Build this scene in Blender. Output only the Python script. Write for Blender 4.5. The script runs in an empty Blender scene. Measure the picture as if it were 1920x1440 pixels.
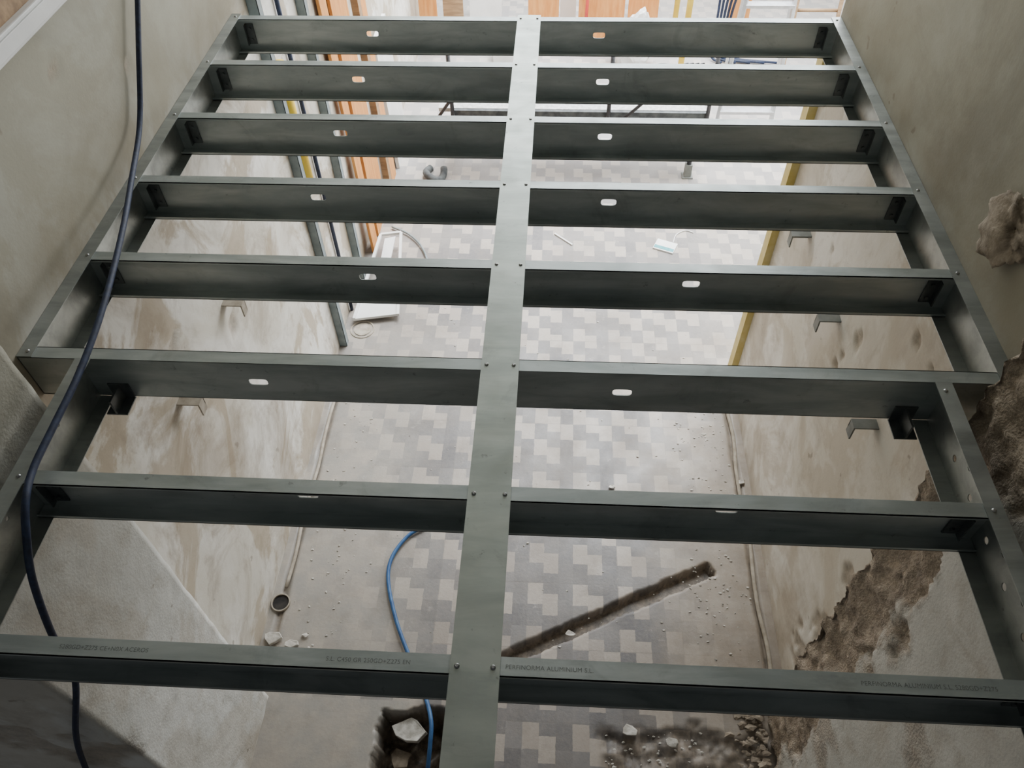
import bpy, bmesh, math, random
from mathutils import Vector, Matrix, noise
random.seed(4)
S = bpy.context.scene; C = S.collection
# ------------------------------------------------------------ camera solved from the vanishing points
F = 1450.0
CAM = Vector((0, 0, 3.88))
cy = Vector((118, 1714, -F)).normalized()
cz = -(Vector((34, -(F*F+118*34)/1714, -F)).normalized())
cx = cy.cross(cz).normalized(); cz = cx.cross(cy).normalized()
R = Matrix((cx, cy, cz))
cd = bpy.data.cameras.new('camera'); cam = bpy.data.objects.new('camera', cd); C.objects.link(cam)
cd.sensor_width = 36; cd.lens = F*36/1920; cd.clip_start = .02
cam.matrix_world = Matrix.Translation(CAM) @ R.to_4x4(); S.camera = cam
def ray(px, py):
    return R @ Vector((px-960, -(py-720), -F))
def PZ(px, py, z=0.0):
    d = ray(px, py); return CAM + d*((z-CAM.z)/d.z)
def PX(px, py, X):
    d = ray(px, py); return CAM + d*((X-CAM.x)/d.x)
def PY(px, py, Y):
    d = ray(px, py); return CAM + d*((Y-CAM.y)/d.y)
# ------------------------------------------------------------ mesh builder
def crom(pts, n=8):
    pts = [Vector(p) for p in pts]; P = [2*pts[0]-pts[1]]+pts+[2*pts[-1]-pts[-2]]; out = []
    for i in range(1, len(P)-2):
        for k in range(n):
            t = k/n; a, b, c, d = P[i-1:i+3]
            out.append(.5*((2*b)+(c-a)*t+(2*a-5*b+4*c-d)*t*t+(3*b-a-3*c+d)*t**3))
    out.append(pts[-1]); return out
class MB:
    def __init__(s): s.bm = bmesh.new()
    def box(s, x0, x1, y0, y1, z0, z1):
        v = [s.bm.verts.new((x, y, z)) for x in (x0, x1) for y in (y0, y1) for z in (z0, z1)]
        for f in ((0,1,3,2),(4,6,7,5),(0,4,5,1),(2,3,7,6),(0,2,6,4),(1,5,7,3)): s.bm.faces.new([v[i] for i in f])
        return s
    def beam(s, p0, p1, w, h, up=(0,0,1)):
        p0, p1 = Vector(p0), Vector(p1); d = (p1-p0).normalized(); u = Vector(up)
        if abs(d.dot(u)) > .98: u = Vector((0,1,0))
        a = d.cross(u).normalized(); b = a.cross(d).normalized()
        v = [s.bm.verts.new(p+a*i*w/2+b*j*h/2) for p in (p0, p1) for i in (-1, 1) for j in (-1, 1)]
        for f in ((0,1,3,2),(4,6,7,5),(0,4,5,1),(2,3,7,6),(0,2,6,4),(1,5,7,3)): s.bm.faces.new([v[i] for i in f])
        return s
    def tube(s, pts, r, n=10):
        pts = [Vector(p) for p in pts]; rings = []; N = None
        for i, p in enumerate(pts):
            t = (pts[min(i+1, len(pts)-1)]-pts[max(i-1, 0)]).normalized()
            if N is None: N = t.orthogonal().normalized()
            N = (N-t*N.dot(t)).normalized(); B = t.cross(N)
            rr = r(i/(len(pts)-1)) if callable(r) else r
            rings.append([s.bm.verts.new(p+(N*math.cos(a)+B*math.sin(a))*rr) for a in [2*math.pi*k/n for k in range(n)]])
        for A, Bb in zip(rings, rings[1:]):
            for k in range(n): s.bm.faces.new((A[k], A[(k+1)%n], Bb[(k+1)%n], Bb[k]))
        s.bm.faces.new(rings[0][::-1]); s.bm.faces.new(rings[-1]); return s
    def rock(s, c, sz, seed, sub=2, rough=.35):
        r = bmesh.ops.create_icosphere(s.bm, subdivisions=sub, radius=1); o = Vector((seed*3.7, seed*1.3, seed*.7)); c = Vector(c)
        for v in r['verts']:
            d = v.co.copy(); k = 1+rough*noise.noise(d*1.1+o)*1.6+rough*.6*noise.noise(d*3.1+o)
            if sub > 2: k += rough*.3*abs(noise.noise(d*7+o))+rough*.15*noise.noise(d*15+o)
            v.co = Vector((d.x*sz[0], d.y*sz[1], d.z*sz[2]))*k+c
        return s
    def slab(s, poly, t):               # polygon of 3D points, thickness vector
        t = Vector(t); a = [s.bm.verts.new(p) for p in poly]; b = [s.bm.verts.new(Vector(p)+t) for p in poly]
        s.bm.faces.new(a); s.bm.faces.new(b[::-1]); n = len(a)
        for i in range(n): s.bm.faces.new((a[i], b[i], b[(i+1)%n], a[(i+1)%n]))
        return s
    def plate(s, f, u0, u1, w0, w1, t, holes, e=5):   # plate with holes; f(u,w,k) -> point
        def q(a, b, c, d):
            vs = [s.bm.verts.new(f(*p, 0)) for p in (a, b, c, d)]; s.bm.faces.new(vs)
            vs = [s.bm.verts.new(f(*p, t)) for p in (a, b, c, d)]; s.bm.faces.new(vs[::-1])
        cur = u0
        for (cu, cw, a, b, A) in sorted(holes):
            if cu-A > cur: q((cur, w0), (cu-A, w0), (cu-A, w1), (cur, w1))
            cur = cu+A
            up, dn = w1-cw, cw-w0
            ang = sorted([2*math.pi*k/28+.01 for k in range(28)]+[math.atan2(up, A), math.atan2(up, -A), math.atan2(-dn, -A)+2*math.pi, math.atan2(-dn, A)+2*math.pi])
            I, O = [], []
            for th in ang:
                c, sn = math.cos(th), math.sin(th)
                ri = (abs(c/a)**e+abs(sn/b)**e)**(-1/e)
                ro = min(A/abs(c) if abs(c) > 1e-6 else 9, (up if sn > 0 else dn)/abs(sn) if abs(sn) > 1e-6 else 9)
                I.append((cu+c*ri, cw+sn*ri)); O.append((cu+c*ro, cw+sn*ro))
            n = len(ang)
            for i in range(n):
                j = (i+1)%n; q(I[i], O[i], O[j], I[j])
                vs = [s.bm.verts.new(p) for p in (f(*I[i], 0), f(*I[j], 0), f(*I[j], t), f(*I[i], t))]; s.bm.faces.new(vs)
        if cur < u1: q((cur, w0), (u1, w0), (u1, w1), (cur, w1))
        return s
    def build(s, name, m, parent=None, smooth=False, org=None, bev=0):
        bmesh.ops.remove_doubles(s.bm, verts=s.bm.verts, dist=1e-6)
        bmesh.ops.recalc_face_normals(s.bm, faces=s.bm.faces)
        if parent is not None:
            off = Vector(parent.location)
            if parent.parent is not None: off = off+Vector(parent.parent.location)
        else:
            co = [v.co for v in s.bm.verts]
            off = Vector(org) if org else Vector(((min(c.x for c in co)+max(c.x for c in co))/2, (min(c.y for c in co)+max(c.y for c in co))/2, min(c.z for c in co)))
        bmesh.ops.translate(s.bm, verts=s.bm.verts, vec=-off)
        me = bpy.data.meshes.new(name); s.bm.to_mesh(me); s.bm.free()
        o = bpy.data.objects.new(name, me); C.objects.link(o); me.materials.append(m)
        if smooth:
            for p in me.polygons: p.use_smooth = True
        if parent is not None: o.parent = parent
        else: o.location = off
        if bev:
            b = o.modifiers.new('bevel', 'BEVEL'); b.width = bev; b.segments = 2
        return o
def tag(o, label, cat, group=None, kind=None):
    o['label'] = label; o['category'] = cat
    if group: o['group'] = group
    if kind: o['kind'] = kind
    return o
def thing(name, loc, label, cat, group=None):
    o = bpy.data.objects.new(name, None); C.objects.link(o); o.location = loc; o.empty_display_size = .1
    return tag(o, label, cat, group)
def struct(o): o['kind'] = 'structure'; return o
# ------------------------------------------------------------ materials
class NT:
    def __init__(s, name):
        s.m = bpy.data.materials.new(name); s.m.use_nodes = True; s.t = s.m.node_tree; s.b = s.t.nodes['Principled BSDF']
        s.pos = s.t.nodes.new('ShaderNodeNewGeometry').outputs['Position']
    def n(s, k): return s.t.nodes.new(k)
    def put(s, sock, v):
        if hasattr(v, 'is_output'): s.t.links.new(v, sock)
        else: sock.default_value = v
    def M(s, op, a, b=0.0, c=0.0):
        n = s.n('ShaderNodeMath'); n.operation = op
        for i, v in enumerate((a, b, c)): s.put(n.inputs[i], v)
        return n.outputs[0]
    def mapr(s, v, a, b, c=0.0, d=1.0):
        n = s.n('ShaderNodeMapRange'); s.put(n.inputs['Value'], v)
        for k, x in zip(('From Min','From Max','To Min','To Max'), (a, b, c, d)): n.inputs[k].default_value = x
        return n.outputs[0]
    def noise(s, scale, detail=4, rough=.55, vec=None, stretch=None, dist=0.0):
        n = s.n('ShaderNodeTexNoise'); n.inputs['Scale'].default_value = scale; n.inputs['Detail'].default_value = detail; n.inputs['Roughness'].default_value = rough; n.inputs['Distortion'].default_value = dist
        v = vec or s.pos
        if stretch:
            mp = s.n('ShaderNodeMapping'); mp.inputs['Scale'].default_value = stretch; s.put(mp.inputs['Vector'], v); v = mp.outputs[0]
        s.put(n.inputs['Vector'], v); return n.outputs['Fac']
    def mix(s, f, a, b):
        n = s.n('ShaderNodeMix'); n.data_type = 'RGBA'; s.put(n.inputs[0], f)
        for sock, v in ((n.inputs[6], a), (n.inputs[7], b)):
            if isinstance(v, tuple) and len(v) == 3: v = (*v, 1)
            s.put(sock, v)
        return n.outputs[2]
    def xyz(s):
        n = s.n('ShaderNodeSeparateXYZ'); s.put(n.inputs[0], s.pos); return n.outputs
    def attr(s, name):
        n = s.n('ShaderNodeAttribute'); n.attribute_name = name; return n.outputs['Fac']
    def fin(s, col, rough=.8, metal=0.0, bump=None, bs=.3, bd=.01):
        if isinstance(col, tuple) and len(col) == 3: col = (*col, 1)
        s.put(s.b.inputs['Base Color'], col); s.put(s.b.inputs['Roughness'], rough); s.put(s.b.inputs['Metallic'], metal)
        if bump is not None:
            n = s.n('ShaderNodeBump'); n.inputs['Strength'].default_value = bs; n.inputs['Distance'].default_value = bd
            s.put(n.inputs['Height'], bump); s.put(s.b.inputs['Normal'], n.outputs[0])
        return s.m
def simple(name, a, b, scale=8, rough=.7, metal=0.0, bs=.15, stretch=None):
    t = NT(name); f = t.mapr(t.noise(scale, 5, stretch=stretch), .35, .65)
    return t.fin(t.mix(f, a, b), rough, metal, t.noise(scale*6), bs, .003)
def steel(name, a, b, metal=.85, r0=.34):
    t = NT(name); f = t.mapr(t.noise(3.0, 6, .6, stretch=(1, 5, 5), dist=.5), .38, .66)
    col = t.mix(f, a, b)
    sm = t.mapr(t.noise(5.5, 7, .7, dist=1.2), .55, .72); col = t.mix(t.M('MULTIPLY', sm, .32), col, (.14,.145,.135))
    sp = t.mapr(t.noise(26, 6, .7), .64, .72); col = t.mix(t.M('MULTIPLY', sp, .5), col, (.06,.055,.05))
    du = t.mapr(t.noise(9, 8, .7), .50, .72); col = t.mix(t.M('MULTIPLY', du, .16), col, (.50,.50,.46))
    rg = t.mapr(t.noise(12, 4), .3, .7, r0, r0+.16)
    return t.fin(col, rg, t.M('MULTIPLY', t.M('SUBTRACT', 1.0, t.M('MULTIPLY', du, .3)), metal), t.noise(60), .05, .002)
M_steel = steel('galvanized_steel', (.34,.375,.365), (.50,.535,.52), .70, .34)
M_strap = steel('galvanized_strap', (.33,.36,.33), (.44,.47,.43), .82, .30)
M_rail = steel('galvanized_rail', (.28,.30,.285), (.40,.42,.40), .72, .38)
M_brk = simple('dark_bracket_steel', (.08,.09,.09), (.16,.17,.17), 20, .45, .7)
M_rub = simple('dark_foam', (.04,.045,.05), (.10,.11,.11), 20, .7)
M_screw = simple('screw_steel', (.30,.30,.30), (.50,.50,.48), 40, .35, .9)
M_ink = simple('marking_ink', (.16,.17,.16), (.22,.23,.21), 90, .6, .6)
def wallmat(name, base, light, dirt, bs=.10, patch=1.0):
    t = NT(name); o = t.xyz()
    c = t.mix(t.mapr(t.noise(1.1, 6, .6, dist=.4), .44, .56), base, light)
    left = t.mapr(o[0], -.5, .5, 1.0, .5)
    pt = t.mapr(t.noise(1.35, 8, .62, dist=1.2), .49, .54); c = t.mix(t.M('MULTIPLY', t.M('MULTIPLY', pt, left), .75*patch), c, (.42,.345,.245))
    g = t.mapr(t.noise(1.9, 9, .68, dist=.7), .50, .70); c = t.mix(t.M('MULTIPLY', t.M('MULTIPLY', g, left), .9*patch), c, dirt)
    fine = t.mapr(t.noise(6, 9, .75, dist=.5), .51, .70); c = t.mix(t.M('MULTIPLY', fine, .42), c, (.32,.27,.20))
    run = t.mapr(t.noise(3.2, 7, .62, stretch=(1.0, 2.4, .35)), .54, .76); c = t.mix(t.M('MULTIPLY', run, .28), c, dirt)
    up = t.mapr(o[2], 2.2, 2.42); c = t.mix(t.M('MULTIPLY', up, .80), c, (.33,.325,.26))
    tide = t.M('MULTIPLY', t.mapr(o[2], 2.36, 2.80, 1, 0), up); c = t.mix(t.M('MULTIPLY', tide, t.mapr(t.noise(2.0, 6), .35, .6, .15, .65)), c, (.20,.16,.10))
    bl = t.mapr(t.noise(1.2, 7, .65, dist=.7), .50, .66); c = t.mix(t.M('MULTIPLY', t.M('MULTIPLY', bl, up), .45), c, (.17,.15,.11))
    low = t.mapr(o[2], .0, .30, 1, 0); c = t.mix(t.M('MULTIPLY', low, t.mapr(t.noise(5, 6), .4, .6, .1, .6)), c, (.36,.30,.23))
    sp = t.mapr(t.noise(13, 3, .5), .71, .75); c = t.mix(t.M('MULTIPLY', sp, .5), c, (.18,.14,.10))
    mk = t.attr('mask'); st = t.mix(t.mapr(t.noise(13, 9, .78), .36, .64), (.15,.11,.075), (.50,.41,.31))
    c = t.mix(mk, c, st)
    b = t.M('ADD', t.M('MULTIPLY', t.noise(7, 8, .6), .6), t.M('MULTIPLY', t.noise(110, 3), t.M('ADD', .12, mk)))
    return t.fin(c, .88, 0.0, b, bs, .02)
M_wall = wallmat('stained_plaster', (.66,.625,.545), (.80,.78,.725), (.29,.225,.155), .14)
M_jamb = wallmat('rough_plaster', (.60,.60,.56), (.72,.72,.68), (.40,.37,.31), .6, .35)
# tile floor
t = NT('mosaic_tile_floor'); o = t.xyz(); a, b = .080, .060
wv = t.M('MULTIPLY', t.M('SUBTRACT', t.noise(30, 2), .5), .008)
i = t.M('FLOOR', t.M('DIVIDE', t.M('ADD', t.M('ADD', o[0], 9.2), wv), a)); j = t.M('FLOOR', t.M('DIVIDE', t.M('ADD', t.M('ADD', o[1], 6.4), wv), b))
im = t.M('FLOORED_MODULO', i, 3.0); jc = t.M('ADD', j, im); tt = t.M('FLOORED_MODULO', jc, 4.0)
third = t.M('GREATER_THAN', im, 1.5)
wn = t.n('ShaderNodeTexWhiteNoise'); cb = t.n('ShaderNodeCombineXYZ'); t.put(cb.inputs[0], i); t.put(cb.inputs[1], t.M('FLOOR', t.M('DIVIDE', jc, 2.0))); t.put(wn.inputs['Vector'], cb.outputs[0])
light = t.M('MULTIPLY', t.M('LESS_THAN', tt, 2.0), t.M('MAXIMUM', t.M('SUBTRACT', 1.0, third), t.M('GREATER_THAN', wn.outputs['Value'], .6)))
dark = t.mix(wn.outputs['Value'], (.085,.082,.088), (.17,.162,.16)); lit = t.mix(wn.outputs['Value'], (.31,.265,.225), (.42,.365,.31))
c = t.mix(light, dark, lit)
mt = t.mapr(t.noise(38, 7, .75), .44, .68, 0, .35); c = t.mix(mt, c, (.24,.21,.185))
gx = t.M('FLOORED_MODULO', t.M('ADD', o[0], 9.2), .32); gy = t.M('FLOORED_MODULO', t.M('ADD', o[1], 6.4), .36)
ln = t.M('MAXIMUM', t.M('LESS_THAN', gx, .004), t.M('LESS_THAN', gy, .005)); c = t.mix(t.M('MULTIPLY', ln, .5), c, (.12,.11,.10))
edge = t.M('ADD', t.M('ABSOLUTE', t.M('SUBTRACT', o[0], -.05)), t.mapr(t.noise(1.6, 6, .65), .3, .7, -.3, .3))
near = t.mapr(o[1], 2.6, 4.2, 1, 0)
dust = t.M('MULTIPLY', t.mapr(edge, .50, 1.05, .04, .90), t.M('ADD', .25, t.M('MULTIPLY', near, .75)))
dust = t.M('MAXIMUM', dust, t.M('MULTIPLY', t.M('MULTIPLY', t.M('LESS_THAN', o[0], -.62), t.M('LESS_THAN', o[1], 1.23)), .96))
lr = t.mapr(o[0], -.6, .6); dcol = t.mix(lr, (.30,.285,.255), (.29,.235,.175)); dcol = t.mix(t.mapr(t.noise(7, 8, .7), .4, .7), dcol, (.42,.365,.30))
c = t.mix(dust, c, dcol)
film = t.mapr(t.noise(1.7, 8, .7, dist=.6), .38, .64, .02, .36); c = t.mix(film, c, (.32,.28,.24))
gr = t.mapr(t.noise(3.0, 8, .7), .50, .72, 0, .55); c = t.mix(gr, c, (.16,.135,.11))
wh = t.mapr(t.noise(9, 8, .78), .60, .72, 0, .45); c = t.mix(wh, c, (.56,.52,.46))
c = t.mix(t.mapr(o[1], 4.4, 6.5, 0, .30), c, (.66,.65,.65))  # far tiles painted paler to carry the bright, hazy far end
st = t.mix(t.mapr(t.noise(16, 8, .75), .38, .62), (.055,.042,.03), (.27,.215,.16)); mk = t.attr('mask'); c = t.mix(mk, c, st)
M_floor = t.fin(c, t.mapr(t.noise(5, 5), .3, .7, .34, .62), 0.0, t.M('ADD', t.noise(60, 6, .7), t.M('MULTIPLY', ln, -.5)), .2, .006)
M_plain = simple('off_white_plaster', (.62,.62,.60), (.72,.72,.70), 2, .9)
M_ceil = simple('ceiling_plaster', (.40,.40,.38), (.46,.46,.44), 2, .9)
M_orange = simple('orange_board', (.56,.21,.045), (.68,.31,.09), 5, .6, stretch=(6, 6, .6))
M_wood = simple('raw_timber', (.24,.15,.08), (.40,.26,.14), 6, .7, stretch=(1, 6, 6))
M_yellow = simple('yellow_paint', (.72,.48,.03), (.80,.58,.07), 9, .5)
M_pale_y = simple('pale_yellow_paint', (.62,.49,.14), (.70,.60,.28), 9, .6)
M_white = simple('white_plastic', (.70,.70,.68), (.80,.80,.78), 6, .5)
M_chunk = simple('broken_plaster', (.40,.37,.32), (.70,.67,.61), 25, .95, bs=.5)
M_stone = simple('brown_masonry', (.15,.12,.085), (.40,.335,.26), 16, .95, bs=1.0)
M_navy = simple('navy_hose_rubber', (.006,.012,.035), (.016,.028,.07), 60, .6)
M_blue = simple('blue_hose', (.02,.08,.22), (.04,.13,.30), 30, .5)
M_black = simple('black_metal', (.02,.02,.022), (.05,.05,.055), 30, .5)
M_alu = simple('aluminium', (.50,.51,.52), (.62,.63,.64), 20, .4, .7)
M_grey = simple('grey_steel_profile', (.16,.20,.21), (.25,.30,.31), 12, .5)
M_lgrey = simple('grey_bracket', (.15,.16,.145), (.24,.25,.23), 12, .6)
M_beige = simple('dusty_conduit', (.30,.26,.20), (.45,.40,.33), 20, .8)
M_deck = simple('speckled_grey_deck', (.34,.34,.32), (.58,.58,.56), 34, .7)
M_teal = simple('teal_print', (.04,.24,.27), (.08,.33,.36), 40, .5)
M_red = simple('red_plastic', (.5,.04,.03), (.6,.07,.05), 20, .5)
M_dark = simple('painted_bore_shade', (.015,.013,.012), (.04,.035,.03), 20, .9)
# ------------------------------------------------------------ masked grids
def grid_mesh(name, P, nrm, fm, m, extra=None):
    bm = bmesh.new(); L = bm.verts.layers.float.new('mask'); V = []
    for i, col in enumerate(P):
        r = []
        for p in col:
            d, k = fm(p); v = bm.verts.new(p+nrm[i]*d); v[L] = k; r.append(v)
        V.append(r)
    for i in range(len(V)-1):
        for j in range(len(V[0])-1): bm.faces.new((V[i][j], V[i+1][j], V[i+1][j+1], V[i][j+1]))
    for f in bm.faces: f.smooth = True
    if extra:
        for q in extra:
            bm.faces.new([bm.verts.new(p) for p in q])
    me = bpy.data.meshes.new(name); bm.to_mesh(me); bm.free(); me.materials.append(m)
    ob = bpy.data.objects.new(name, me); C.objects.link(ob); return struct(ob)
def ss(a, b, x):
    t = max(0, min(1, (x-a)/(b-a))); return t*t*(3-2*t)
def fbm(p, s, o=5): return noise.fractal(p*s, .9, 2.0, o)
def quadbox(x0, x1, y0, y1, z0, z1):
    v = [Vector((x, y, z)) for x in (x0, x1) for y in (y0, y1) for z in (z0, z1)]
    return [[v[i] for i in f] for f in ((0,1,3,2),(4,6,7,5),(0,4,5,1),(2,3,7,6),(0,2,6,4),(1,5,7,3))]
XL, XR, ZT, HC = -1.447, 1.20, 2.35, 7.0
def rng(a, b, st):
    n = max(1, int(round((b-a)/st))); return [a+(b-a)*k/n for k in range(n+1)]
def wave(name, X, sgn, y0, y1, chips, seed, st=.03):
    ys, zs = rng(y0, y1, st), rng(0, 3.6, st)+rng(3.7, HC, .3)
    P = [[Vector((X, y, z)) for z in zs] for y in ys]
    def fm(p):
        k = 0
        for c, r in chips:
            d = math.hypot(p.y-c.y, (p.z-c.z))
            if d < r*3: k = max(k, ss(r*1.05, r*.8, d+r*1.1*fbm(p+Vector((seed, 0, 0)), 11, 4)))
        return .0015*fbm(p, 1.5)-.010*k*(1+.5*noise.noise(p*30)), k*.55
    n = Vector((sgn, 0, 0)); xb = X-sgn*.25
    return grid_mesh(name, P, [n]*len(ys), fm, M_wall, quadbox(min(X-sgn*.03, xb), max(X-sgn*.03, xb), y0, y1, 0, HC))
wave('wall_left', XL, 1, 1.2, 9.2, [(PX(400, 1000, XL), .03), (PX(440, 610, XL), .05), (PX(105, 130, XL), .02), (PX(240, 125, XL), .012), (PX(330, 640, XL), .05)], 3)
ch = [(PX(x, y, XR), r) for x, y, r in ((1608, 642, .035), (1720, 632, .022), (1565, 690, .02), (1745, 690, .022), (1560, 465, .03), (1580, 665, .018), (1690, 600, .012), (1640, 1010, .05), (1590, 1090, .06), (1535, 1175, .09), (1500, 1225, .09))]
wave('wall_right', XR, -1, 1.28, 3.40, ch, 8, .016)
def jamb(name, path, fm, m, st=.016):
    pts = []; path = [Vector((x, y, 0)) for x, y in path]
    for a, b in zip(path, path[1:]):
        n = max(1, int((b-a).length/st))
        for k in range(n): pts.append(a.lerp(b, k/n))
    pts.append(path[-1]); N = []
    for i in range(len(pts)):
        tdir = (pts[min(i+1, len(pts)-1)]-pts[max(i-1, 0)]).normalized(); N.append(Vector((tdir.y, -tdir.x, 0)))
    cen = Vector(((path[0].x+path[-1].x)/2, (path[0].y+path[-1].y)/2, 0))
    if (pts[len(pts)//3]-cen).dot(N[len(pts)//3]) < 0: N = [-n for n in N]
    zs = rng(0, 3.4, .018)+rng(3.5, HC, .3)
    return grid_mesh(name, [[Vector((p.x, p.y, z)) for z in zs] for p in pts], N, fm, m)
def fl(p):
    k = ss(.12, .30, fbm(p+Vector((2, 5, 1)), 2.6))*ss(.72, .62, p.y)*ss(2.0, 1.4, p.z)
    return .0015*fbm(p, 5)-.010*k+.002*noise.noise(p*20), k*.8
jamb('wall_left_pier', [(-1.46, 1.22), (-1.335, 1.22), (-1.335, .66), (-2.4, .66)], fl, M_jamb, .02)
def fr(p):
    d = math.hypot(p.x-1.08, p.y-1.30)
    z = p.z
    reach = .15+.15*ss(2.2, 1.7, z)*ss(.3, .7, z)+.14*ss(.6, .2, z)+.16*ss(2.15, 2.35, z)*ss(3.0, 2.7, z)
    v = reach-d+.18*fbm(p, 4.0)
    k = ss(-.025, .02, v); km = ss(-.07, .03, v+.05*noise.noise(p*25))
    k2 = .55*ss(.25, .5, fbm(p+Vector((7, 1, 3)), 2.4))
    r = noise.noise(p*9)*.020+noise.noise(p*22)*.014+noise.noise(p*48)*.010
    return .003*fbm(p, 4)+k*(-.018+r), max(km*.9, k2)
jamb('wall_right_pier', [(1.22, 1.30), (1.08, 1.30), (1.08, .36), (2.4, .36)], fr, M_jamb, .012)
# floor with chased channel, pit and broken edge
tr = [PZ(1334, 1066), PZ(935, 1240), PZ(830, 1288)]
def segd(p, a, b):
    ab = b-a; t_ = max(0, min(1, (p-a).dot(ab)/ab.dot(ab))); q_ = p-(a+ab*t_)
    return q_.length
def ffl(p):
    d = min(segd(p, a, b) for a, b in zip(tr, tr[1:]))
    e_ = (tr[0]-tr[1]).normalized(); over = (p-tr[0]).dot(e_)
    if over > 0: d = max(d, over+.035)
    w = .037+.010*noise.noise(p*9)+.006*noise.noise(p*35)
    k = ss(w+.005, w-.005, d); z = -.065*k
    q = max(abs(p.x+.60)-.17, abs(p.y-.92)-.27)+.05*noise.noise(p*8)+.015*noise.noise(p*30); k2 = ss(.008, -.008, q); z = min(z, -.22*k2*(1+.3*noise.noise(p*14)))
    e = 1.16+.06*fbm(p, 6)-.03*abs(p.x-.75)-p.y
    k3 = ss(-.02, .03, e)*ss(.25, .35, p.x+.05*noise.noise(p*5)); z = min(z, 0)+k3*(-.02+.02*noise.noise(p*14)+.008*noise.noise(p*40))
    gx_ = ss(.022, .012, abs(p.x-1.13+.01*noise.noise(p*5)))*ss(1.3, 1.5, p.y)*ss(3.4, 3.2, p.y)
    gl_ = ss(.022, .012, abs(p.x+1.385+.01*noise.noise(p*5)))*ss(1.3, 1.5, p.y)*ss(3.4, 3.2, p.y)
    g = max(gx_, gl_)
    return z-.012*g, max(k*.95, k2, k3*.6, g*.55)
xs, ys = rng(-1.5, 1.3, .0105), rng(.3, 3.6, .0105)
xo, x2 = -1.5, 4.2
ex = [[Vector(q) for q in ((xo, 3.6, 0), (1.3, 3.6, 0), (1.3, 9.4, 0), (xo, 9.4, 0))], [Vector(q) for q in ((1.3, .3, 0), (x2, .3, 0), (x2, 9.4, 0), (1.3, 9.4, 0))],
      [Vector(q) for q in ((-2.6, .3, 0), (xo, .3, 0), (xo, 3.6, 0), (-2.6, 3.6, 0))], [Vector(q) for q in ((-2.6, -2, 0), (x2, -2, 0), (x2, .3, 0), (-2.6, .3, 0))]]
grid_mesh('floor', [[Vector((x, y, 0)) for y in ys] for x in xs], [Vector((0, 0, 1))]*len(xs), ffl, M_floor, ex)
struct(MB().box(-1.7, 4.3, -.2, 9.4, HC, HC+.2).build('ceiling', M_ceil))
struct(MB().box(-1.7, 4.3, 9.2, 9.4, 0, .9).build('wall_back', M_plain))
struct(MB().box(4.1, 4.3, 3.2, 9.2, 0, HC).build('wall_right_far', M_plain))
struct(MB().box(1.42, 4.1, 3.2, 3.4, 0, HC).build('wall_right_return', M_plain))
w = MB()
for x in (-1.65, .25, 2.15, 4.05): w.box(x, x+.07, 9.22, 9.30, .9, HC)
w.box(-1.7, 4.3, 9.22, 9.30, .9, .97).box(-1.7, 4.3, 9.22, 9.30, 3.0, 3.06); struct(w.build('window_1', M_alu))
struct(MB().box(XR-.04, XR+.02, 3.34, 3.42, 0, 2.19).build('trim_1', M_pale_y))
# ------------------------------------------------------------ steel floor frame
FR = thing('steel_floor_frame', (-.12, 1.96, ZT-.153), 'galvanized steel floor frame of eight joists spanning between the stained walls', 'floor frame')
YJ = [3.36-.4*k for k in range(8)]
slots = [[(699,66),(1123,69)], [(672,148),(1130,153)], [(638,249),(1134,257)], [(597,371),(1141,382)], [(690,521),(1295,536)], [(485,717),(1166,739)], [(583,945),(1357,972)], []]
T, D, W2 = .0025, .155, .020
zt, zb = ZT, ZT-D
scr = {}
def screw(p, parent, r=.0055):
    if 'm' not in scr:
        q = MB(); q.tube([(0,0,0), (0,0,.0015), (0,0,.004)], lambda t_: r if t_ < .8 else r*.55, 12); scr['o'] = q.build('screw', M_screw, None, org=(0,0,0)); scr['m'] = scr['o'].data; C.objects.unlink(scr['o']); bpy.data.objects.remove(scr['o'])
    s_ = bpy.data.objects.new('screw', scr['m']); C.objects.link(s_); s_.parent = parent; s_.location = Vector(p)-FR.location
joists = []
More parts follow.
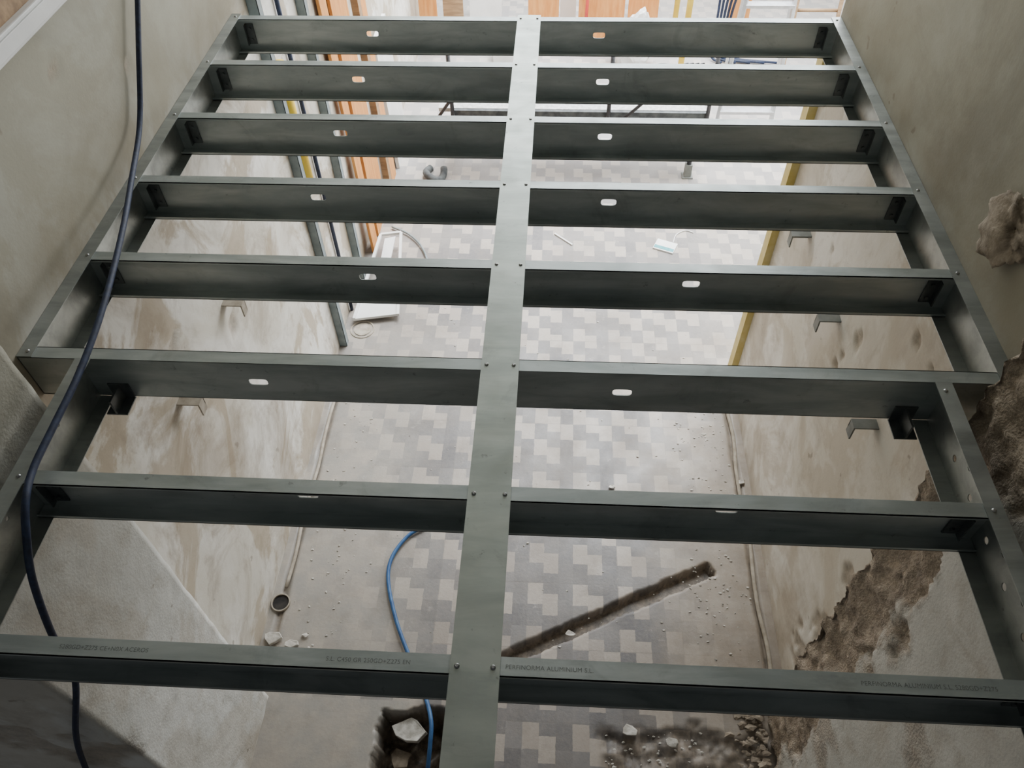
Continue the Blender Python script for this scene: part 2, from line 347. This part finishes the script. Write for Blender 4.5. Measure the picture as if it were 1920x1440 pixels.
for n_, y in enumerate(YJ):
    x0, x1 = (XL+.004, XR-.004) if n_ <= 5 else (-1.277, 1.027)
    s6 = (n_ == 5); yw = y-W2 if s6 else y+W2-T
    q = MB(); hs = []
    for (px, py) in slots[n_]:
        p = PY(px, py, yw); hs.append((p.x, (zt+zb)/2 if n_ != 6 else (zt+zb)/2+.012, .026, .0125, .05))
    if n_ == 7: hs = [(-.75, (zt+zb)/2, .024, .0095, .05), (.65, (zt+zb)/2, .024, .0095, .05)]
    q.plate(lambda u, w_, k, yw=yw: Vector((u, yw+k, w_)), x0, x1, zb, zt, T, hs)
    q.box(x0, x1, y-W2, y+W2, zt-T, zt).box(x0, x1, y-W2, y+W2, zb, zb+T)
    ly = y+W2-T if s6 else y-W2
    q.box(x0, x1, ly, ly+T, zt-.008, zt).box(x0, x1, ly, ly+T, zb, zb+.010)
    jo = q.build('joist', M_steel, FR); joists.append(jo)
    for sx in (-1, 1):      # angle cleats in the ends
        xe = x0+.05 if sx < 0 else x1-.05
        q = MB(); ya, yb = y-W2+.012, y+W2-T-.001
        if not s6:
            q.box(min(xe, xe+sx*.003), max(xe, xe+sx*.003), ya, yb, zb+.03, zt-.035)
            q.box(min(xe, xe-sx*.032), max(xe, xe-sx*.032), yb-.004, yb, zb+.03, zt-.035)
            for zz in (.05, .10): q.tube([(xe-sx*.016, yb-.004, zb+zz), (xe-sx*.016, yb-.010, zb+zz)], .006, 6)
        else:
            X0 = -1.205 if sx < 0 else .955
            q.box(X0-.003, X0+.003, y-.085, y-W2, zb-.004, zb+.05).box(X0-.03, X0+.03, y-.085, y-W2, zb-.006, zb-.002)
            q.box(X0-.03, X0+.03, y-W2-.004, y-W2, zb-.004, zb+.055)
        b_ = q.build('end_bracket', M_brk, FR); b_.parent = jo
XS = -.130
q = MB().box(XS-.05, XS+.05, .22, YJ[0]+.03, ZT+.001, ZT+.004); strap = q.build('strap', M_strap, FR)
for y in YJ:
    for dx in (-.036, .036): screw((XS+dx, y-.004, ZT+.004), strap)
def rail(x, sg, y0, y1, holes, ys):
    q = MB(); fw = .042
    q.plate(lambda u, w_, k: Vector((x+sg*k, u, w_)), y0, y1, zb-.004, zt+.003, T, holes, 2)
    q.box(min(x, x+sg*fw), max(x, x+sg*fw), y0, y1, zt+.0005, zt+.003).box(min(x, x+sg*fw), max(x, x+sg*fw), y0, y1, zb-.004, zb-.001)
    r_ = q.build('side_rail', M_rail, FR)
    for y in ys: screw((x+sg*.024, y, zt+.003), r_)
    return r_
rail(XL+.001, 1, YJ[5]-W2, YJ[0]+.03, [], YJ[:6]); rail(XR-.001, -1, YJ[5]-W2, YJ[0]+.03, [], YJ[:6])
hl = [(.42+.058*k, zt-.055-.045*(k % 2), .0095, .0095, .025) for k in range(14)]
rail(-1.28, 1, .30, YJ[5]-W2, [(.60+.28*k, zt-.06, .006, .006, .03) for k in range(3)], YJ[6:]+[YJ[5]-.05])
rail(1.03, -1, .30, YJ[5]-W2, hl, YJ[6:]+[YJ[5]-.05])
def text(s_, x, y, size):
    cu = bpy.data.curves.new('t', 'FONT'); cu.body = s_; cu.size = size; cu.space_character = 1.05
    o_ = bpy.data.objects.new('t', cu); C.objects.link(o_); dg = bpy.context.evaluated_depsgraph_get()
    me = bpy.data.meshes.new_from_object(o_.evaluated_get(dg)); bpy.data.objects.remove(o_)
    me.materials.append(M_ink); n = bpy.data.objects.new('printed_marking', me); C.objects.link(n); n.parent = joists[7]
    n.location = Vector((x, y, ZT+.0004))-FR.location
text('PERFINORMA ALUMINIUM S.L.', XS+.06, YJ[7]-.004, .0125)
text('PERFINORMA ALUMINIUM S.L. S280GD+Z275', .62, YJ[7]-.004, .0125)
text('S.L. C450 GR 250GD+Z275 EN', XS-.30, YJ[7]-.004, .0125)
text('S280GD+Z275 CE+N0X ACEROS', -.98, YJ[7]-.004, .0125)
# ------------------------------------------------------------ cables and hoses
pts = [PX(257, -40, -1.41), PX(260, 90, -1.41), PX(262, 230, -1.41), PZ(246, 340, 2.43), PZ(228, 440, 2.43), PZ(192, 580, 2.42), PZ(148, 700, 2.40), PZ(100, 800, 2.39), PZ(62, 880, 2.385), PZ(48, 940, 2.38), PZ(50, 1010, 2.33), PZ(62, 1090, 2.22), PZ(98, 1190, 2.0), PZ(140, 1270, 1.75), PZ(160, 1330, 1.45), PZ(172, 1390, 1.1), PZ(185, 1470, .7)]
for p_ in pts[-3:]: p_.y = min(p_.y, .63)
tag(MB().tube(crom(pts, 10), .009, 12).build('air_hose', M_navy, smooth=True), 'dark navy hose hanging down the left wall and across the frame', 'hose')
pts = [PZ(800, 985, .02), PZ(765, 1005, .02), PZ(735, 1045, .02), PZ(728, 1090, .02), PZ(742, 1160, .02), PZ(765, 1225, .02), PZ(795, 1300, .0), PZ(808, 1350, .04), PZ(806, 1400, .02), PZ(800, 1460, -.05)]
tag(MB().tube(crom(pts, 10), .0105, 12).build('water_hose', M_blue, smooth=True), 'bright blue hose curving over the tiled floor near the strap', 'hose')
c_ = MB().tube(crom([(1.135+.01*math.sin(k*2), 1.35+.22*k, .006) for k in range(10)], 4), .011, 8); tag(c_.build('conduit_pipe', M_beige, smooth=True), 'dusty conduit pipe lying along the base of the right wall', 'pipe')
DY = PZ(503, 1130).y
c_ = MB().tube(crom([(-1.385+.006*math.sin(k*2), DY+.09+.2*k, .006) for k in range(8)], 4), .010, 8); tag(c_.build('conduit_pipe', M_beige, smooth=True), 'dusty conduit pipe lying along the base of the left wall', 'pipe')
D1 = thing('drain_outlet', (-1.392, DY, 0), 'dark round open drain outlet beside the base of the left wall', 'drain')
def ring(mb, c, r0, r1, h, n=28):
    b0 = []
    for k in range(n):
        a = 2*math.pi*k/n; d = Vector((math.cos(a), math.sin(a), 0)); b0.append([mb.bm.verts.new(Vector(c)+d*r+Vector((0,0,z))) for r, z in ((r0, 0), (r0, h), (r1, h), (r1, 0))])
    for k in range(n):
        A, B = b0[k], b0[(k+1)%n]
        for m_ in range(4): mb.bm.faces.new((A[m_], B[m_], B[(m_+1)%4], A[(m_+1)%4]))
q = MB(); ring(q, D1.location, .044, .050, .014); q.build('rim', M_beige, D1)
q = MB(); q.tube([D1.location+Vector((0,0,.001)), D1.location+Vector((0,0,.004))], .044, 24); q.build('bore_shade_disc', M_dark, D1)  # flat dark disc: shade inside the open drain put into its colour
p = PZ(680, 618); D2 = thing('drain_cover', p, 'round grey drain cover in the floor under the white folded stool', 'drain')
q = MB(); ring(q, p, .075, .085, .006); q.build('rim', M_beige, D2); q = MB(); q.tube([p, p+Vector((0,0,.005))], .06, 24); q.build('lid', M_beige, D2)
def stub(px, py, X, sg, label, m):
    p = PX(px, py, X); q = MB(); L = .09
    q.box(min(X, X-sg*L), max(X, X-sg*L), p.y-.022, p.y+.022, p.z, p.z+.006)
    q.box(min(X, X-sg*L), max(X, X-sg*L), p.y+.018, p.y+.022, p.z-.035, p.z)
    q.box(min(X-sg*L, X-sg*(L-.006)), max(X-sg*L, X-sg*(L-.006)), p.y-.022, p.y+.022, p.z-.06, p.z)
    tag(q.build('wall_bracket', m), label, 'bracket', 'angle brackets on the lower walls')
stub(1645, 797, XR, 1, 'grey angle bracket on the right wall below the sixth joist, nearest one', M_lgrey)
stub(1575, 598, XR, 1, 'grey angle bracket on the right wall between fifth and sixth joist', M_lgrey)
stub(1520, 440, XR, 1, 'small grey angle bracket on the right wall beside the yellow trim', M_lgrey)
stub(335, 752, XL, -1, 'dusty angle bracket on the left wall below the sixth joist', M_beige)
stub(418, 568, XL, -1, 'dusty angle bracket on the left wall below the fifth joist', M_beige)
TR = thing('cable_trunking', (XL+.03, 2.6, 2.92), 'white plastic cable trunking high on the left wall', 'trunking')
MB().box(XL+.0, XL+.05, 1.5, 3.2, 2.93, 2.99).build('body', M_white, TR, bev=.004); MB().box(XL+.05, XL+.055, 1.5, 3.2, 2.94, 2.98).build('cover', M_white, TR, bev=.002)
MB().box(XL, XL+.03, 1.5, 3.2, 2.99, 3.12).build('backing_strip', M_wood, TR)
lp = PX(1905, 432, 1.19); MBr = MB().rock(lp, (.032, .095, .085), 3, 5, .5); tag(MBr.build('masonry_lump', M_stone, smooth=True), 'brown patch of broken masonry on the upper right wall', 'rubble')
# ------------------------------------------------------------ debris
def chunk(px, py, w_, label, seed, z=0, name='plaster_chunk', m=M_chunk, g=None):
    p = PZ(px, py, z); rnd = random.Random(seed); n = 7
    poly = [p+Vector((math.cos(2*math.pi*k/n+rnd.uniform(-.3, .3))*w_*rnd.uniform(.6, 1), math.sin(2*math.pi*k/n)*w_*.7*rnd.uniform(.6, 1), 0)) for k in range(n)]
    q = MB(); q.slab([v+Vector((0, 0, .002+rnd.uniform(0, .012))) for v in poly], (rnd.uniform(-.01, .01), 0, w_*.35))
    tag(q.build(name, m, bev=.003), label, 'rubble', g or 'plaster chunks on the floor')
chunk(512, 1198, .06, 'white angular plaster chunk below the drain outlet, larger left one', 1)
chunk(548, 1210, .04, 'white plaster chunk just right of the larger one by the left pier', 2)
chunk(572, 1192, .022, 'tiny plaster crumb right of the two chunks by the left pier', 12)
chunk(770, 1375, .095, 'large grey plaster slab lying in the dark pit beside the strap', 5, -.08)
chunk(752, 1425, .07, 'grey broken masonry piece below the large slab in the dark pit', 15, -.16, m=M_stone)
chunk(735, 1345, .04, 'small grey broken piece at the left edge of the dark pit', 16, -.16)
chunk(1148, 915, .022, 'small white plaster piece on tiles just under the seventh joist', 6)
chunk(1390, 905, .03, 'plaster piece beside the conduit at the base of the right wall', 7)
chunk(1070, 1190, .03, 'plaster chip lying at the edge of the floor channel', 8, -.03)
chunk(1180, 1372, .05, 'crusty mortar chunk at the broken floor edge, bottom', 9)
chunk(1260, 1395, .04, 'grey crusty mortar chunk right of the other one at the broken floor edge', 10)
q = MB()
for k in range(620):
    r = random.random()
    if r < .38: p = Vector((random.uniform(.75, 1.10), random.uniform(1.5, 3.3), 0))
    elif r < .55: p = Vector((random.uniform(-1.33, -1.05), random.uniform(1.3, 3.2), 0))
    elif r < .82: p = Vector((random.uniform(.2, .80), random.uniform(.8, 1.22), -.018))
    elif r < .84:
        s_ = random.choice(list(zip(tr, tr[1:]))); p = s_[0].lerp(s_[1], random.random())+Vector((random.gauss(0, .05), random.gauss(0, .05), 0))
    else: p = Vector((random.uniform(-1, 1), random.uniform(1.5, 4.5), 0))
    sz = random.uniform(.002, .007)*(1.2 if .55 < r < .82 else 1); q.rock(p+Vector((0, 0, sz*.4)), (sz*1.2, sz*.8, sz*.5), k, 1, .6)
tag(q.build('plaster_crumbs', M_chunk), 'scattered plaster crumbs and grit over the dusty floor', 'rubble', kind='stuff')
q = MB()
for k in range(190):
    p = Vector((max(.88, 1.06-abs(random.gauss(0, .06))), 1.30+random.uniform(-.45, .13), 0)); sz = random.uniform(.005, .02)
    q.rock(p+Vector((0, 0, sz*.3+max(0, (p.x-.97))*.5*random.random())), (sz*1.3, sz*.9, sz*.4), k+500, 1, .7)
tag(q.build('masonry_rubble', M_stone, smooth=False), 'heap of brown masonry rubble at the foot of the right pier', 'rubble', kind='stuff')
q = MB().tube(crom([PZ(1490, 1245, .05), PZ(1530, 1215, .12), PZ(1580, 1185, .2), PZ(1610, 1175, .3)], 6), .009, 8); tag(q.build('flexible_conduit', M_beige, smooth=True), 'bent beige conduit end poking from the broken right pier', 'pipe')
pa, pb = PZ(662, 602, .03), PZ(748, 592, .03)
LB = thing('folding_stool', ((pa+pb)/2-Vector((0,0,.03))), 'white folded stool with open frame lying by the left wall', 'stool')
MB().slab([pa, pb, PZ(744, 560, .04), PZ(672, 566, .04)], (0, 0, .02)).build('seat', M_white, LB)
MB().slab([PZ(714, 492, .08), PZ(732, 492, .08), PZ(742, 446, .12), PZ(722, 450, .12)], (0, 0, .015)).build('backrest', M_white, LB)
for s0, s1 in (((664, 598), (714, 440)), ((746, 590), (752, 436))): MB().beam(PZ(*s0, .05), PZ(*s1, .13), .02, .02).build('leg', M_white, LB)
MB().beam(PZ(714, 440, .13), PZ(752, 436, .13), .02, .02).build('crossbar', M_white, LB)
tag(MB().tube(crom([PZ(x, y, .02) for x, y in ((735, 425), (768, 440), (792, 465), (803, 500), (800, 540), (770, 560))], 8), .008, 8).build('cable', M_grey, smooth=True), 'grey cable looping out beside the white folded stool', 'cable')
p = PZ(1247, 463); BK = thing('leaflet_packet', p, 'white and teal printed packet lying on the grey tiles', 'packet')
e1 = (PZ(1270, 470)-PZ(1228, 458)).normalized(); e2 = Vector((-e1.y, e1.x, 0)); h1, h2 = .08, .06
def quad(c, a1, a2, z): return [c+e1*a*a1+e2*b*a2+Vector((0, 0, z)) for a, b in ((-1,-1),(1,-1),(1,1),(-1,1))]
MB().slab(quad(p, h1, h2, 0), (0, 0, .012)).build('body', M_white, BK); MB().slab(quad(p-e2*.032, h1*.96, .018, .012), (0, 0, .001)).build('printed_band', M_teal, BK)
tag(MB().beam(PZ(1040, 438, .006), PZ(1073, 459, .006), .012, .01).build('plastic_offcut', M_white), 'thin white plastic strip on the tiles right of the strap', 'offcut')
tag(MB().tube(crom([PZ(x, y, .006) for x, y in ((1262, 455), (1268, 440), (1285, 432), (1300, 436))], 6), .004, 6).build('wire', M_white, smooth=True), 'short bent white wire lying behind the printed packet', 'wire')
q = MB(); cc = PZ(816, 322, .035); q.tube([cc+Vector((.075*math.cos(a), .11*math.sin(a), .02*math.sin(a*2))) for a in [math.radians(-230+250*k/24) for k in range(25)]], .030, 12)
tag(q.build('pipe_insulation', M_rub, smooth=True), 'dark curled length of pipe insulation on the pale floor', 'pipe')
# ------------------------------------------------------------ left wall studs and pipes
def wallrod(px, py, X, z1, r, m, name, label, cat, g=None, sq=None, z0=0.0, y=None):
    p = PX(px, py, X); yy = p.y if y is None else y
    q = MB()
    if sq: q.box(X-sq[0]/2, X+sq[0]/2, yy, yy+.003, 0, z1).box(X-sq[0]/2, X+sq[0]/2, yy+sq[1]-.003, yy+sq[1], 0, z1).box(X+sq[0]/2-.003, X+sq[0]/2, yy, yy+sq[1], 0, z1)
    else: q.tube([(X, yy, z0), (X, yy, z1)], r, 12)
    return tag(q.build(name, m, smooth=not sq), label, cat, g)
wallrod(640, 632, -1.42, 4.0, 0, M_grey, 'metal_stud', 'grey metal stud upright on the left wall, nearest of the studs', 'stud', 'metal studs on the left wall', (.05, .05))
wallrod(672, 500, -1.42, 4.0, 0, M_grey, 'metal_stud', 'grey metal stud upright beside the orange board on the left wall', 'stud', 'metal studs on the left wall', (.05, .05))
wallrod(655, 560, -1.43, 2.6, .012, M_navy, 'vertical_pipe', 'thin dark blue pipe running up the left wall between the studs', 'pipe')
yp = PX(568, 290, -1.425).y; wallrod(0, 0, -1.427, 1.95, .028, M_yellow, 'yellow_pipe', 'yellow pipe clipped up the left wall beside the nearest stud', 'pipe', z0=1.2, y=yp)
GB = 'orange boards in the back of the room'
def board(x, y0, y1, z1, label, m=M_orange, tk=.02, lean=.0, name='orange_board', cat='board', g=GB):
    q = MB(); q.slab([(x+lean, y0, 0.0), (x+lean, y1, 0.0), (x, y1, z1), (x, y0, z1)], (tk, 0, 0)); tag(q.build(name, m, bev=.002), label, cat, g)
ya = PZ(668, 486).y; board(-1.43, ya+.08, ya+.22, 2.0, 'narrow orange board against the left wall, nearest the studs', lean=.04)
board(-1.43, ya+.28, ya+.66, 2.3, 'wide orange board against the left wall behind the narrow one', lean=.04)
board(-1.41, ya+.75, ya+.83, 2.2, 'brown timber batten against left wall behind the orange boards', M_wood, .05, .03, 'timber_batten', 'batten', None)
board(-1.42, ya+.95, ya+1.12, 2.0, 'orange board against the left wall farthest from the studs, past the brown batten', lean=.04)
board(-1.42, ya+1.2, ya+1.7, 1.1, 'white plasterboard offcut leaning on the left wall behind the timber batten', M_white, .03, .05, 'plasterboard_offcut', 'board', None)
def fboard(px0, px1, Y, z1, label, m=M_orange, name='orange_board', cat='board', g=GB):
    a_, b_ = PY(px0, 20, Y).x, PY(px1, 20, Y).x; q = MB(); q.slab([(a_, Y, 0), (b_, Y, 0), (b_, Y+.15, z1), (a_, Y+.15, z1)], (0, .02, 0)); tag(q.build(name, m, bev=.002), label, cat, g)
fboard(990, 1048, 7.9, 1.4, 'narrow orange board leaning at the far end, just right of the strap')
fboard(1085, 1172, 7.8, 1.3, 'wide orange board leaning at the far end, right of the narrow one')
fboard(1178, 1235, 8.2, 1.3, 'orange board far back behind the crumpled white bag')
fboard(784, 818, 7.7, 1.4, 'narrow orange board far back on the left side')
fboard(830, 868, 8.0, 1.4, 'brown timber board far back on the left side', M_wood, 'timber_board', 'board', None)
fboard(1366, 1408, 8.0, 1.6, 'orange board far back between yellow prop and stepladder')
fboard(1050, 1080, 8.1, 1.2, 'grey plasterboard strip far back between two orange boards', M_plain, 'plasterboard_strip', 'board', None)
fboard(880, 940, 8.4, .5, 'white sheet metal piece leaning low at the far end', M_white, 'sheet_metal', 'board', None)
def prop(px, py, label):
    p = PZ(px, py); P_ = thing('shoring_prop', p, label, 'prop', 'yellow shoring props')
    MB().box(p.x-.06, p.x+.06, p.y-.06, p.y+.06, 0, .008).build('base_plate', M_yellow, P_)
    MB().tube([p+Vector((0,0,.008)), p+Vector((0,0,1.8))], .028, 14).build('tube', M_yellow, P_, True); MB().tube([p+Vector((0,0,1.8)), p+Vector((0,0,3.2))], .022, 14).build('inner_tube', M_alu, P_, True)
    q = MB(); q.tube([p+Vector((0,0,1.72)), p+Vector((0,0,1.82))], .04, 14); q.build('collar', M_brk, P_, True)
prop(1272, 150, 'yellow steel shoring prop at the far end right of the boards'); prop(1262, 62, 'yellow shoring prop standing behind the other one, farther back')
# low scaffold
Yp = 5.62; z0 = .58
SC = thing('work_platform', (.1, Yp+.25, 0), 'low scaffold platform with black bracing and speckled grey deck', 'scaffold')
xa, xb = PY(822, 200, Yp).x, PY(1322, 226, Yp).x
MB().box(xa, xb, Yp, Yp+.40, z0, z0+.035).build('deck', M_deck, SC, bev=.003)
MB().box(xa+.1, xb, Yp-.03, Yp, z0-.015, z0+.03).build('edge_board', M_rub, SC)
for x, y in ((xb-.06, Yp+.02), (xb-.06, Yp+.36), (xa+.06, Yp+.36)):
    l_ = MB().tube([(x, y, .0), (x, y, z0)], .02, 10).build('leg', M_black, SC, True)
    f_ = MB().box(x-.045, x+.045, y-.045, y+.045, 0, .01).box(x-.028, x+.028, y-.028, y+.028, .01, .12).build('foot', M_lgrey, SC); f_.parent = l_
for px in (850, 1140, 1325):
    x = PY(px, 215, Yp-.01).x; MB().tube([(x, Yp-.045, z0-.05), (x, Yp-.045, 1.15)], .016, 8).build('guard_post', M_black, SC, True)
for (pa_, pb_) in (((820, 222), (850, 180)), ((1165, 225), (1215, 185)), ((930, 180), (965, 225))):
    a_, b_ = PY(*pa_, Yp-.07), PY(*pb_, Yp-.07); a_.z = z0-.02; MB().tube([a_, a_+(b_-a_)*2.2], .013, 8).build('brace', M_black, SC, True)
# stepladder
LP = Vector((1.62, 6.15, 0)); LD = thing('step_ladder', LP, 'aluminium stepladder standing open at the far right', 'ladder')
top = LP+Vector((.1, .45, 1.9))
for s_ in (-.24, .24):
    MB().beam(LP+Vector((s_, 0, 0)), top+Vector((s_*.65, 0, 0)), .025, .06).build('side_rail', M_alu, LD)
    MB().beam(LP+Vector((s_*1.05+.2, .95, 0)), top+Vector((s_*.65, .04, 0)), .02, .04).build('rear_leg', M_alu, LD)
for k in range(1, 7):
    c0 = LP.lerp(top, k/7); ww = .24*(1-.35*k/7); MB().box(c0.x-ww, c0.x+ww, c0.y-.04, c0.y+.04, c0.z-.012, c0.z+.012).build('tread', M_alu, LD)
for s_ in (-.24, .24): MB().box(LP.x+s_-.02, LP.x+s_+.02, LP.y-.04, LP.y+.04, 0, .05).build('foot', M_red, LD)
LP2 = Vector((2.35, 7.2, 0)); LD2 = thing('leaning_ladder', LP2, 'pale wooden ladder leaning at the far right behind the stepladder', 'ladder')
for s_ in (-.2, .2): MB().beam(LP2+Vector((s_, 0, 0)), LP2+Vector((s_+.25, 1.2, 2.6)), .03, .06).build('side_rail', M_wood, LD2)
for k in range(1, 9): c0 = LP2.lerp(LP2+Vector((.25, 1.2, 2.6)), k/9); MB().tube([c0-Vector((.2,0,0)), c0+Vector((.2,0,0))], .016, 8).build('rung', M_wood, LD2, True)
p = PY(1190, 22, 7.5); q = MB().rock((p.x, 7.5, .25), (.17, .14, .26), 21, 4, .5); tag(q.build('plastic_bag', M_white), 'crumpled white plastic bag standing among the far orange boards', 'bag')
p = PZ(960, 122); BX = thing('white_box', p, 'white cardboard box on the floor at the far end by the strap', 'box')
MB().box(p.x-.19, p.x+.19, p.y, p.y+.3, 0, .22).build('body', M_white, BX, bev=.004); MB().box(p.x-.195, p.x+.195, p.y-.005, p.y+.305, .22, .235).build('lid', M_white, BX, bev=.003)
q = MB()
for k in range(5):
    b_ = PY(1348+8*k, 20, 7.65); q.tube(crom([(b_.x+.05*k, 7.65, 1.4), (b_.x, 7.70-.03*k, .8), (b_.x-.01*k, 7.65, .35), (b_.x, 7.62, .06), (b_.x+.1+.1*k, 7.55, .02)], 6), .012, 8)
tag(q.build('cable_bundle', M_navy, smooth=True), 'bundle of dark blue cables hanging beside the yellow props', 'cable')
q = MB()
for k in range(4):
    q.tube(crom([PZ(1215+18*k, 126, .015), PZ(1240+16*k, 121+1*k, .08), PZ(1268+12*k, 124, .04), PZ(1290+10*k, 120, .015)], 6), .013, 8)
tag(q.build('loose_cable', M_black, smooth=True), 'tangle of loose black cable on the floor behind the second joist', 'cable')
tag(MB().tube([(PY(1098, 10, 7.72).x, 7.72, 0), (PY(1104, 10, 7.72).x, 7.80, .9)], .016, 8).build('broom_handle', M_red, smooth=True), 'red handle leaning on the wide orange board', 'tool')
# ------------------------------------------------------------ light
def area(name, loc, tgt, sx, sy, e, col, spread=180):
    l = bpy.data.lights.new(name, 'AREA'); l.shape = 'RECTANGLE'; l.size = sx; l.size_y = sy; l.energy = e; l.color = col; l.spread = math.radians(spread)
    o_ = bpy.data.objects.new(name, l); C.objects.link(o_); o_.location = loc; o_.rotation_euler = (Vector(tgt)-Vector(loc)).to_track_quat('-Z', 'Y').to_euler(); return o_
area('window_light', (1.2, 9.1, 4.0), (0, 1, .6), 5.2, 5.6, 640, (.92, .965, 1))
area('far_floor_fill', (.9, 7.0, 6.4), (.6, 6.5, 0), 4.0, 2.4, 480, (.93, .97, 1), 85)  # added overhead fill that brightens the far floor, no roof opening here
area('lower_room_fill', (2.6, 5.5, 2.6), (0, 2.8, 0), 1.4, 1.4, 75, (.98, .98, 1))  # added fill lamp for the storey below, without a fixture
wd = bpy.data.worlds.new('world'); S.world = wd; wd.use_nodes = True
wd.node_tree.nodes['Background'].inputs[0].default_value = (.94, .97, 1, 1); wd.node_tree.nodes['Background'].inputs[1].default_value = .10
S.view_settings.view_transform = 'AgX'; S.view_settings.exposure = .05
